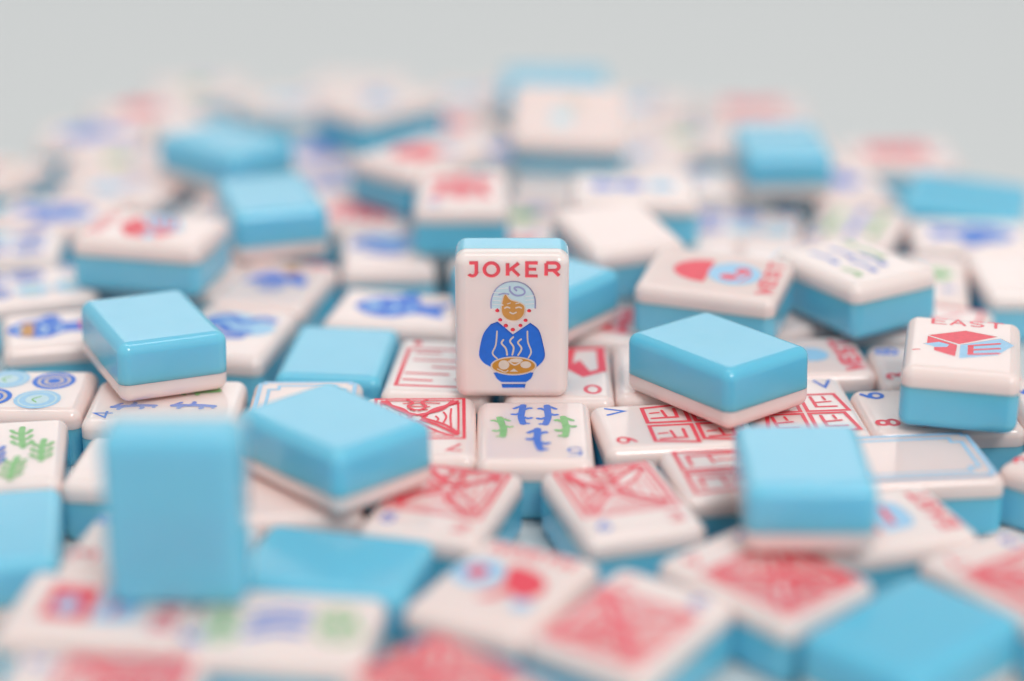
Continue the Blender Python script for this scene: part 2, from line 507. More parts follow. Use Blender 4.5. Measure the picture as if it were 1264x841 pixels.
def brush(rot=0.0):
    """Two blue diagonal brush strokes between green clumps."""
    a = Ink(rot)
    for k in range(3):
        a.line([(-4.5 + 3.2 * k, 4.6), (-2.5 + 3.2 * k, 0.4), (-3.0 + 3.2 * k, -3.4)], 1.5, 'ink', smooth=True)
    g = [(-2, -9.4, 3.2), (2.4, -8.2, 2.8), (-5.0, 9.0, 2.4), (0.5, 9.8, 2.2)]
    for x, y, r in g:
        a.line([(x + r * math.cos(R(q)), y + r * math.sin(R(q))) for q in range(0, 360, 20)], 0.8, 'green', closed=True)
        a.line([(x - r * 0.5, y - r * 0.4), (x, y + r * 0.3), (x + r * 0.5, y - r * 0.3)], 0.7, 'green', smooth=True)
    d = Ink(rot)
    glyph(d, '6', -8.2, 11.0, 3.0, 3.4, 0.8, 'ink')
    return [('bamboo_picture', a.mesh('bamboo_picture')), ('digit', d.mesh('digit'))]

def birdsign(text, rot=0.0):
    a = Ink(rot)
    a.disc(-5.4, 1.5, 4.3, 'pale', 4.8); a.disc(-5.6, 1.6, 1.9, 'red', 2.1)
    a.poly(spline([(-1.4, 5.8), (3.4, 5.6), (6.6, 2.6), (7.0, -1.4), (5.0, -3.8), (2.4, -2.6), (0.8, -5.4), (-1.8, -6.0), (0.4, -1.6)], 5, True), 'red')
    a.disc(6.0, -5.2, 1.9, 'pale', 1.8)
    b = Ink(rot)
    word(b, text, -7.4, 9.6, 14.8, 2.6, 0.75, 'red', 0.6)
    return [('sign_picture', a.mesh('sign_picture')), ('lettering', b.mesh('lettering'))]

def border(rot=0.0):
    a = Ink(rot)
    def ring(k, n, w, mat):
        x, y = 9.4 - k, 13.2 - k
        a.line([(-x + n, -y), (x - n, -y), (x - n, -y + n), (x, -y + n), (x, y - n), (x - n, y - n), (x - n, y), (-x + n, y), (-x + n, y - n), (-x, y - n), (-x, -y + n), (-x + n, -y + n)], w, mat, closed=True)
    ring(0.0, 0.9, 0.85, 'pale'); ring(1.9, 1.9, 0.7, 'pale')
    return [('border_line', a.mesh('border_line'))]

def fish(c1='royal', c2='pale', rot=0.0, y=-1.0, accent=None, sc=1.0, dx=0.0, dy=0.0):
    a = Ink(rot, dx, dy, sc)
    a.poly(spline([(-8.0, y + 0.2), (-5.0, y + 4.4), (0.5, y + 4.8), (4.0, y + 2.4), (8.6, y + 3.6), (7.4, y), (8.4, y - 3.4), (3.6, y - 2.2), (-0.5, y - 4.6), (-5.0, y - 3.6)], 5, True), c1)
    a.poly(spline([(-2.0, y + 4.6), (1.0, y + 7.4), (2.6, y + 3.6)], 4, True), c1)
    a.disc(-4.8, y + 0.6, 1.4, c2)
    a.line([(-1.5, y + 2.2), (-0.4, y), (-1.4, y - 2.2)], 0.7, c2, smooth=True)
    a.line([(1.4, y + 1.8), (2.4, y), (1.6, y - 1.6)], 0.6, c2, smooth=True)
    if accent:
        a.poly([(-5.4, y - 3.2), (-3.0, y - 3.8), (-2.6, y + 3.6), (-5.0, y + 3.4)], accent)
        a.disc(7.6, y + 0.4, 1.9, 'red', 2.4)
    return [('fish_picture', a.mesh('fish_picture'))]

def hill(rot=0.0, y=1.5):
    a = Ink(rot)
    a.poly(spline([(-7.0, y - 3.0), (-5.6, y + 2.0), (-2.0, y + 4.6), (1.0, y + 3.0), (4.0, y + 4.4), (6.8, y + 0.6), (6.6, y - 3.2), (3.0, y - 1.0), (0.0, y - 2.6), (-3.6, y - 1.6)], 5, True), 'royal')
    a.disc(1.6, y + 6.2, 2.0, 'gold', 2.2)
    a.poly(spline([(-3.8, y - 2.8), (0, y - 3.4), (3.4, y - 2.2), (2.2, y - 7.0), (-2.0, y - 7.2)], 5, True), 'lilac')
    d = Ink(rot)
    word(d, 'EE', 4.0, 11.2, 5.0, 2.2, 0.6, 'red')
    return [('flower_picture', a.mesh('flower_picture')), ('digit', d.mesh('digit'))]

def swirl(rot=0.0, y=3.0):
    a = Ink(rot)
    a.disc(-2.0, y + 2.8, 5.4, 'pale', 4.6); a.disc(4.0, y - 0.8, 5.0, 'pale', 4.2)
    a.line([(-7.0, y + 2.0), (-3.0, y + 5.4), (1.0, y + 2.2), (4.4, y + 5.2), (7.4, y + 4.2)], 2.3, 'ink', smooth=True)
    a.line([(-7.4, y - 1.0), (-3.4, y + 0.6), (-0.6, y - 3.0), (3.6, y - 3.4)], 2.5, 'ink', smooth=True)
    a.line([(-4.6, y - 3.8), (-1.0, y - 6.4), (3.0, y - 6.0)], 2.1, 'ink', smooth=True)
    return [('wave_picture', a.mesh('wave_picture'))]

def blot(spots, name='flower_picture', rot=0.0):
    """Loose brush-like blossom: petals round each spot."""
    a = Ink(rot)
    for x, y, r, c in spots:
        a.disc(x, y, r * 0.5, c)
        for i in range(5):
            q = 2 * math.pi * (i + 0.3 * r) / 5
            a.disc(x + 0.62 * r * math.cos(q), y + 0.62 * r * math.sin(q), r * 0.4, c)
    return [(name, a.mesh(name))]

def characters(c, d1, rot=0.0, seed=1):
    """A red written character over the tile with a digit in the corner."""
    rn = random.Random(seed)
    a = Ink(rot)
    for k in range(5):
        yy = 7.5 - k * 3.4
        l = rn.uniform(4.5, 7.2)
        a.line([(-l, yy), (0, yy + 0.4), (l, yy - 0.3)], 1.9, c, smooth=True)
    a.line([(0, 10), (-0.3, 2), (0, -8)], 1.9, c, smooth=True)
    a.line([(-3.8, 8.0), (-5.0, 0), (-6.4, -7.2)], 1.6, c, smooth=True)
    a.line([(3.8, 8.0), (4.6, 0), (6.6, -7.4)], 1.6, c, smooth=True)
    out = [('character', a.mesh('character'))]
    if d1:
        d = Ink(rot)
        glyph(d, d1, -7.6, -12.8, 2.6, 3.0, 0.65, 'ink')
        out.append(('digit', d.mesh('digit')))
    return out

def cards(rot=0.0):
    """Yellow and pale blue signs with a red word down one end."""
    a = Ink(rot)
    a.disc(-0.5, 2.6, 2.3, 'gold', 2.6); a.disc(0.4, -3.4, 3.6, 'pale', 3.6); a.disc(1.6, 7.6, 2.4, 'royal', 2.4)
    b = Ink(rot)
    word(b, 'WEST', -8.4, -12.6, 16.0, 3.6, 1.0, 'red', 0.25)
    return [('sign_picture', a.mesh('sign_picture')), ('lettering', b.mesh('lettering'))]

def corner(d1, d2, rot=0.0, tall=4.0):
    """Only digits show, in the two corners of one short end; a faint lattice lies beyond."""
    out = []
    d = Ink(rot); glyph(d, d1, 5.2, 9.2, 3.2, tall, 0.9, 'ink'); out.append(('digit', d.mesh('digit')))
    e = Ink(rot); glyph(e, d2, -8.0, 9.2, 3.2, tall, 0.9, 'red'); out.append(('digit', e.mesh('digit')))
    a = Ink(rot)
    a.line([(-8.6, -12.5), (8.6, -12.5), (8.6, 4.6), (-8.6, 4.6)], 0.8, 'red', closed=True)
    a.line([(-5, -8), (5, 0)], 0.9, 'red'); a.line([(-5, 0), (5, -8)], 0.9, 'red')
    out.append(('lattice_picture', a.mesh('lattice_picture')))
    return out

def portrait():
    """JOKER over an old lady in a blue sweater who holds a steaming noodle bowl."""
    U = lambda x: x * 0.0315 - 8.193
    V = lambda y: 14.05 - y * 0.0333
    Q = lambda pts: [(U(a), V(b)) for a, b in pts]
    out = []
    t = Ink()
    for ch, x0, x1 in (('J', -8.75, -6.5), ('O', -5.3, -2.6), ('K', -1.05, 1.5), ('E', 2.75, 5.05), ('R', 6.4, 9.2)):
        glyph(t, ch, x0, 10.7, x1 - x0, 2.6, 0.72, 'red', cap=False)
    out.append(('lettering', t.mesh('lettering')))
    s = Ink()
    s.poly(Q([(172, 380), (266, 460), (372, 388)]) + Q(spline([(372, 388), (425, 432), (452, 520), (464, 590), (450, 632), (415, 668)], 5)[1:]) + Q([(270, 690)]) + Q(spline([(128, 668), (85, 642), (58, 600), (62, 540), (85, 455), (130, 396)], 5)), 'royal')
    s.line(Q([(168, 445), (160, 530), (140, 582), (168, 616)]), 0.3, 'cream', smooth=True)
    s.line(Q([(355, 445), (358, 510), (378, 572), (362, 610)]), 0.3, 'cream', smooth=True)
    out.append(('sweater', s.mesh('sweater')))
    h = Ink()
    h.z += 0.02
    dome = [(132, 300), (134, 245), (160, 185), (210, 146), (268, 134), (328, 146), (376, 185), (400, 240), (402, 300)]
    h.poly(Q(spline(dome, 5)) + Q([(345, 304), (190, 304)]), 'ice')
    h.line(Q(spline(dome, 5)), 0.28, 'lilac')
    for k in range(5):
        y = 180 + k * 24
        h.line(Q([(150 - k * 2, y), (205, y + 5)]) if k > 0 else Q([(178, y), (235, y - 4)]), 0.2, 'white')
        if k > 1:
            h.line(Q([(345, y), (394, y - 4)]), 0.2, 'white')
    h.line(Q([(180, 216), (210, 210), (240, 214)]), 0.26, 'lilac', smooth=True)
    h.line(Q([(246, 168), (250, 196), (280, 220), (318, 220), (338, 205), (330, 184), (300, 170), (274, 176), (288, 192)]), 0.34, 'lilac', smooth=True)
    out.append(('hair', h.mesh('hair')))
    f = Ink()
    f.z += 0.07
    fc = [(207, 228), (224, 214), (250, 246), (300, 262), (334, 282), (340, 310), (330, 348), (300, 374), (262, 380), (222, 366), (198, 335), (194, 290)]
    f.poly(Q(spline(fc, 4, True)), 'gold')
    f.line(Q(spline(fc, 4, True)), 0.24, 'cream', closed=True)
    f.line(Q([(216, 300), (230, 294), (246, 299)]), 0.3, 'cream', smooth=True)
    f.line(Q([(284, 299), (302, 294), (318, 299)]), 0.3, 'cream', smooth=True)
    f.line(Q([(232, 274), (250, 268)]), 0.2, 'cream'); f.line(Q([(284, 272), (304, 268)]), 0.2, 'cream')
    f.line(Q([(248, 326), (266, 334), (286, 326)]), 0.3, 'cream', smooth=True)
    out.append(('face', f.mesh('face')))
    n = Ink()
    n.z += 0.02
    for x, y, r in ((170, 314, 13), (365, 315, 13), (188, 371, 13), (222, 407, 14), (265, 432, 14), (312, 406, 13), (343, 374, 13)):
        n.disc(U(x), V(y), r * 0.0315, 'red', r * 0.0341 * 0.9, 16)
    out.append(('necklace', n.mesh('necklace')))
    st = Ink()
    st.z += 0.03
    for L in ([(207, 498), (196, 520), (222, 552), (230, 592)], [(268, 480), (248, 506), (270, 545), (262, 592)], [(316, 494), (297, 516), (319, 552), (298, 594)]):
        st.line(Q(L), 0.34, 'cream', smooth=True)
    out.append(('steam', st.mesh('steam')))
    b = Ink()
    b.z += 0.03
    b.poly(Q([(146, 700), (392, 700)]) + Q(spline([(392, 708), (376, 742), (345, 764)], 5)) + Q(spline([(196, 764), (168, 744), (148, 708)], 5)), 'royal')
    b.poly(Q([(194, 772), (345, 772), (340, 800), (200, 800)]), 'royal')
    b.disc(U(270), V(662), 4.5, 'cream', 1.98)
    b.disc(U(270), V(662), 4.2, 'gold', 1.7)
    out.append(('bowl', b.mesh('bowl')))
    e = Ink()
    e.z += 0.06
    e.disc(U(210), V(655), 1.05, 'cream', 0.98); e.disc(U(286), V(627), 1.3, 'cream', 0.42)
    e.disc(U(345), V(654), 1.05, 'cream', 0.72); e.poly(Q([(245, 698), (298, 698), (272, 678)]), 'cream')
    e.line(Q([(240, 632), (275, 655), (310, 640)]), 0.3, 'cream', smooth=True)
    e.line(Q([(170, 680), (215, 700), (235, 690)]), 0.22, 'cream', smooth=True)
    out.append(('noodles', e.mesh('noodles')))
    return out

def engrave(parts, skip=(), DEPTH=0.28):
    """A face layer with the design cut into it; the paint is lowered to the floor of the cut."""
    bm = bmesh.new()
    n = 0
    for nm, me in parts:
        if nm not in skip:
            for shape in SHAPES[me.name]:
                d = (T - DEPTH - 0.0006 * n) * MM
                n += 1
                index, faces = {}, []
                for f in shape:
                    vs = []
                    for x, y, z in f:
                        k = (round(x, 8), round(y, 8))
                        if k not in index:
                            index[k] = bm.verts.new((x, y, d))
                        if index[k] not in vs:
                            vs.append(index[k])
                    if len(vs) > 2:
                        try:
                            faces.append(bm.faces.new(vs))
                        except ValueError:
                            pass
                r = bmesh.ops.extrude_face_region(bm, geom=faces, use_keep_orig=True)
                top = [e for e in r['geom'] if isinstance(e, bmesh.types.BMVert)]
                bmesh.ops.translate(bm, vec=(0, 0, (T + 0.4) * MM - d), verts=top)
        for v in me.vertices:
            v.co.z -= DEPTH * MM
    bmesh.ops.recalc_face_normals(bm, faces=bm.faces)
    cut_me = bpy.data.meshes.new("cutter")
    bm.to_mesh(cut_me)
    bm.free()
    # the boolean runs in centimetres-like numbers so that its tolerances suit a small tile
    big = Matrix.Scale(1000.0, 4)
    src = FACE.copy()
    src.transform(big); cut_me.transform(big)
    a, b = link("cut_source", src), link("cutter", cut_me)
    md = a.modifiers.new("cut", 'BOOLEAN')
    md.operation, md.object, md.solver, md.use_self = 'DIFFERENCE', b, 'EXACT', True
    bpy.context.view_layer.update()
    out = bpy.data.meshes.new_from_object(a.evaluated_get(bpy.context.evaluated_depsgraph_get()))
    bpy.data.objects.remove(a); bpy.data.objects.remove(b)
    lim = Vector((W / 2 - RAD, H / 2 - RAD, T / 2 - RAD))
    mid = Vector((0, 0, T / 2))
    normals = []
    for p in out.polygons:
        p.use_smooth = True
        for li in p.loop_indices:
            c = out.vertices[out.loops[li].vertex_index].co - mid
            d = c - Vector([max(-lim[i], min(lim[i], c[i])) for i in range(3)])
            if d.length > 1e-5 and d.normalized().dot(p.normal) > 0.8:
                normals.append(tuple(d.normalized()))
            else:
                normals.append(tuple(p.normal))
    out.normals_split_custom_set(normals)
    out.transform(Matrix.Scale(0.001, 4))
    out.name = "face_layer"
    out.materials.clear()
    out.materials.append(M['ivory'])
    return out

# ------------------------------------------------------------------ setting
me = bpy.data.meshes.new("table_surface")
me.from_pydata([(-4, -4, 0), (4, -4, 0), (4, 6, 0), (-4, 6, 0)], [], [(0, 1, 2, 3)])
me.materials.append(M['table'])
table = link("table_surface", me)
table['kind'] = 'structure'
table['label'] = "plain white table top under the heap of tiles"

# ------------------------------------------------------------------ tiles
GROUP = "mahjong tiles heaped on the white table"
DESIGNS = {
    'joker': portrait(),
    'bam_five': bam([(-6.1, 1.5, 9.5, 'green'), (-2.3, 7.5, 9.5, 'ink'), (2.6, 7.2, 9.5, 'ink'), (0.6, -4.4, 10, 'ink'), (5.9, 1.5, 9.5, 'green')], '5', (7.4, -9.8), True),
    'bam_seven': bam([(2.8, 5.5, 9.5, 'green'), (6.8, -1.0, 9.5, 'green'), (2.0, -8.5, 9.5, 'green'), (-1.8, -2.0, 9.5, 'ink'), (-5.5, 5.5, 9.5, 'green'), (-7.0, -6.0, 9, 'ink')], None, None, leafy=True),
    'bam_four': bam([(-3.4, 5.6, 8.5, 'ink'), (3.6, 5.6, 8.5, 'green'), (-3.4, -6.0, 8.5, 'ink'), (3.6, -6.0, 8.5, 'green')], '4', (-7.6, 11.0)),
    'bam_six': bam([(-5.4, 5.6, 9, 'green'), (0, 6.2, 9, 'ink'), (5.4, 5.6, 9, 'green'), (-5.4, -5.2, 9, 'green'), (0, -5.2, 9, 'ink'), (5.4, -5.2, 9, 'green')], '6', (-7.8, -12.0)),
    'bam_three': bam([(0, 6.2, 9, 'ink'), (-4.4, -4.4, 9, 'ink'), (4.4, -4.4, 9, 'green')], '3', (-7.6, -11.6)),
    'dragon_a': crak(3, None, '<'), 'dragon_b': crak(8, '5', '2'), 'dragon_c': crak(14, '6', '3'), 'dragon_f': crak(40, '2', '9', dense=1.35),
    'dragon_d': crak(21, '8', '4', dense=1.35), 'dragon_e': crak(30, '3', '7', dense=1.35),
    'lattice': panels('V', '9'), 'lattice_plain': panels(None, None), 'rows': rows(), 'lantern': lantern(),
    'dots_l': dots([(4.5, -7, 4.3, 'ink'), (-5, -5.5, 4.6, 'pale'), (5.2, 2.5, 4.5, 'pale'), (-4, 4, 4.3, 'ink'), (4.5, 11, 3.4, 'ink')]),
    'dots_mix': dots([(-4.8, 7.5, 3.8, 'ink'), (4.8, 7.5, 3.8, 'ink'), (-4.8, -1.0, 3.8, 'pale'), (4.8, -1.0, 3.8, 'ink'), (-4.8, -9.4, 3.8, 'pale')], '5'),
    'dot_one': dots([(0, 0, 6.4, 'ink')], '1'),
    'sign_east': logo('EAST'), 'bowl_sign': bowlsign('WEST'), 'bird_sign': birdsign('NORTH'), 'cards': cards(),
    'border': border(), 'fish': fish(), 'fish_gold': fish('royal', 'ice', -math.pi / 2, 0, 'gold', 1.1, 0.0, 5.0), 'hill': hill(), 'swirl': swirl(),
    'fish_side': fish('royal', 'pale', -math.pi / 2, 0, None, 1.25),
    'bam_six_l': bam([(-5.4, 5.6, 9, 'green'), (0, 6.2, 9, 'ink'), (5.4, 5.6, 9, 'green'), (-5.4, -5.2, 9, 'green'), (0, -5.2, 9, 'ink'), (5.4, -5.2, 9, 'green')], '6', (-7.8, 12.2)),
    'faint': blot([(-1.5, 2.0, 3.2, 'ice'), (3.4, -1.0, 2.2, 'cream')]),
    'slim': slim(), 'box_sign': boxsign('EAST'), 'box_plain': boxsign('EAST', 0, False), 'brush': brush(), 'solid_disc': blot([(0, 2, 6.5, 'ink')]), 'bam_slim': bam([(-5.0, 3.6, 7, 'green'), (-1.0, 5.2, 8, 'ink'), (3.6, 3.4, 8, 'ink'), (-3.6, -4.6, 7, 'ink'), (1.2, -4.2, 7, 'green'), (5.2, -5.0, 7, 'ink')], None, None),
    'row_flower': blot([(0, 7.5, 3.6, 'ink'), (0, 1, 3.6, 'ink'), (0, -6.5, 3.6, 'pale')]),
    'sign_south': logo('SOUTH'),
    'corner': corner('8', '3'), 'corner_b': corner('6', '8'),
    'boat': blot([(-3.0, 4.5, 4.6, 'pale'), (4.2, 2.0, 3.6, 'green'), (6.4, -7.8, 1.8, 'lilac'), (-2.4, -11.4, 2.0, 'red')]),
    'pale_flower': blot([(-2.4, 2.0, 5.0, 'pale'), (4.4, -2.0, 3.4, 'lilac')]),
    'green_flower': blot([(-2.6, 1.0, 4.0, 'green'), (3.6, -1.6, 3.4, 'lilac')]),
    'ink_flower': blot([(0, 0, 6.6, 'ink'), (4.6, 4.6, 2.6, 'lilac')]),
    'red_flower': blot([(0, 1, 7.0, 'red'), (-5.4, -5.4, 2.6, 'lilac')]),
    'ochre_flower': blot([(3.0, 3.0, 4.0, 'red'), (-4.4, -2.0, 3.4, 'lilac'), (3, -6, 2.4, 'gold')]),
    'red_word': characters('red', '2', 0, 2), 'red_word_b': characters('red', '7', 0, 5),
}

CARVED = {k: engrave(DESIGNS[k], s, d) for k, s, d in (('joker', ('steam', 'noodles'), 0.34), ('bam_five', (), 0.18), ('sign_east', (), 0.12))}

def tile(x, y, z, yaw, tx, ty, lie, design, turn, label):
    """lie: F face up, B back up, J upright with its face to the camera, S upright with its back to the camera."""
    root = bpy.data.objects.new("mahjong_tile", None)
    COL.objects.link(root)
    root.empty_display_size = 0.01
    rot = Matrix.Rotation(tx, 3, 'X') @ Matrix.Rotation(ty, 3, 'Y') @ Matrix.Rotation(yaw, 3, 'Z')
    half = H / 2 if lie in 'JS' else T / 2
    root.location = (Vector((x, y, z)) - rot @ Vector((0, 0, half))) * MM
    root.rotation_euler = rot.to_euler()
    if lie == 'F':
        loc, r = (0, 0, 0), (0, 0, turn)
    elif lie == 'B':
        loc, r = (0, 0, T), (0, math.pi, 0)
    elif lie == 'J':
        loc, r = (0, T / 2, H / 2), (math.pi / 2, 0, 0)
    else:
        loc, r = (0, -T / 2, H / 2), (math.pi / 2, 0, math.pi)
    root['label'] = label
    root['category'] = "mahjong tile"
    root['group'] = GROUP
    parts = {}
    for nm, data in (("face_layer", FACE), ("back_layer", BACK)):
        o = link(nm, CARVED.get(design, data) if nm == "face_layer" else data, root)
        o.location = Vector(loc) * MM
        o.rotation_euler = r
        parts[nm] = o
    if lie in 'FJ' and design:
        for nm, data in DESIGNS[design]:
            link(nm, data, parts["face_layer"])
    return root

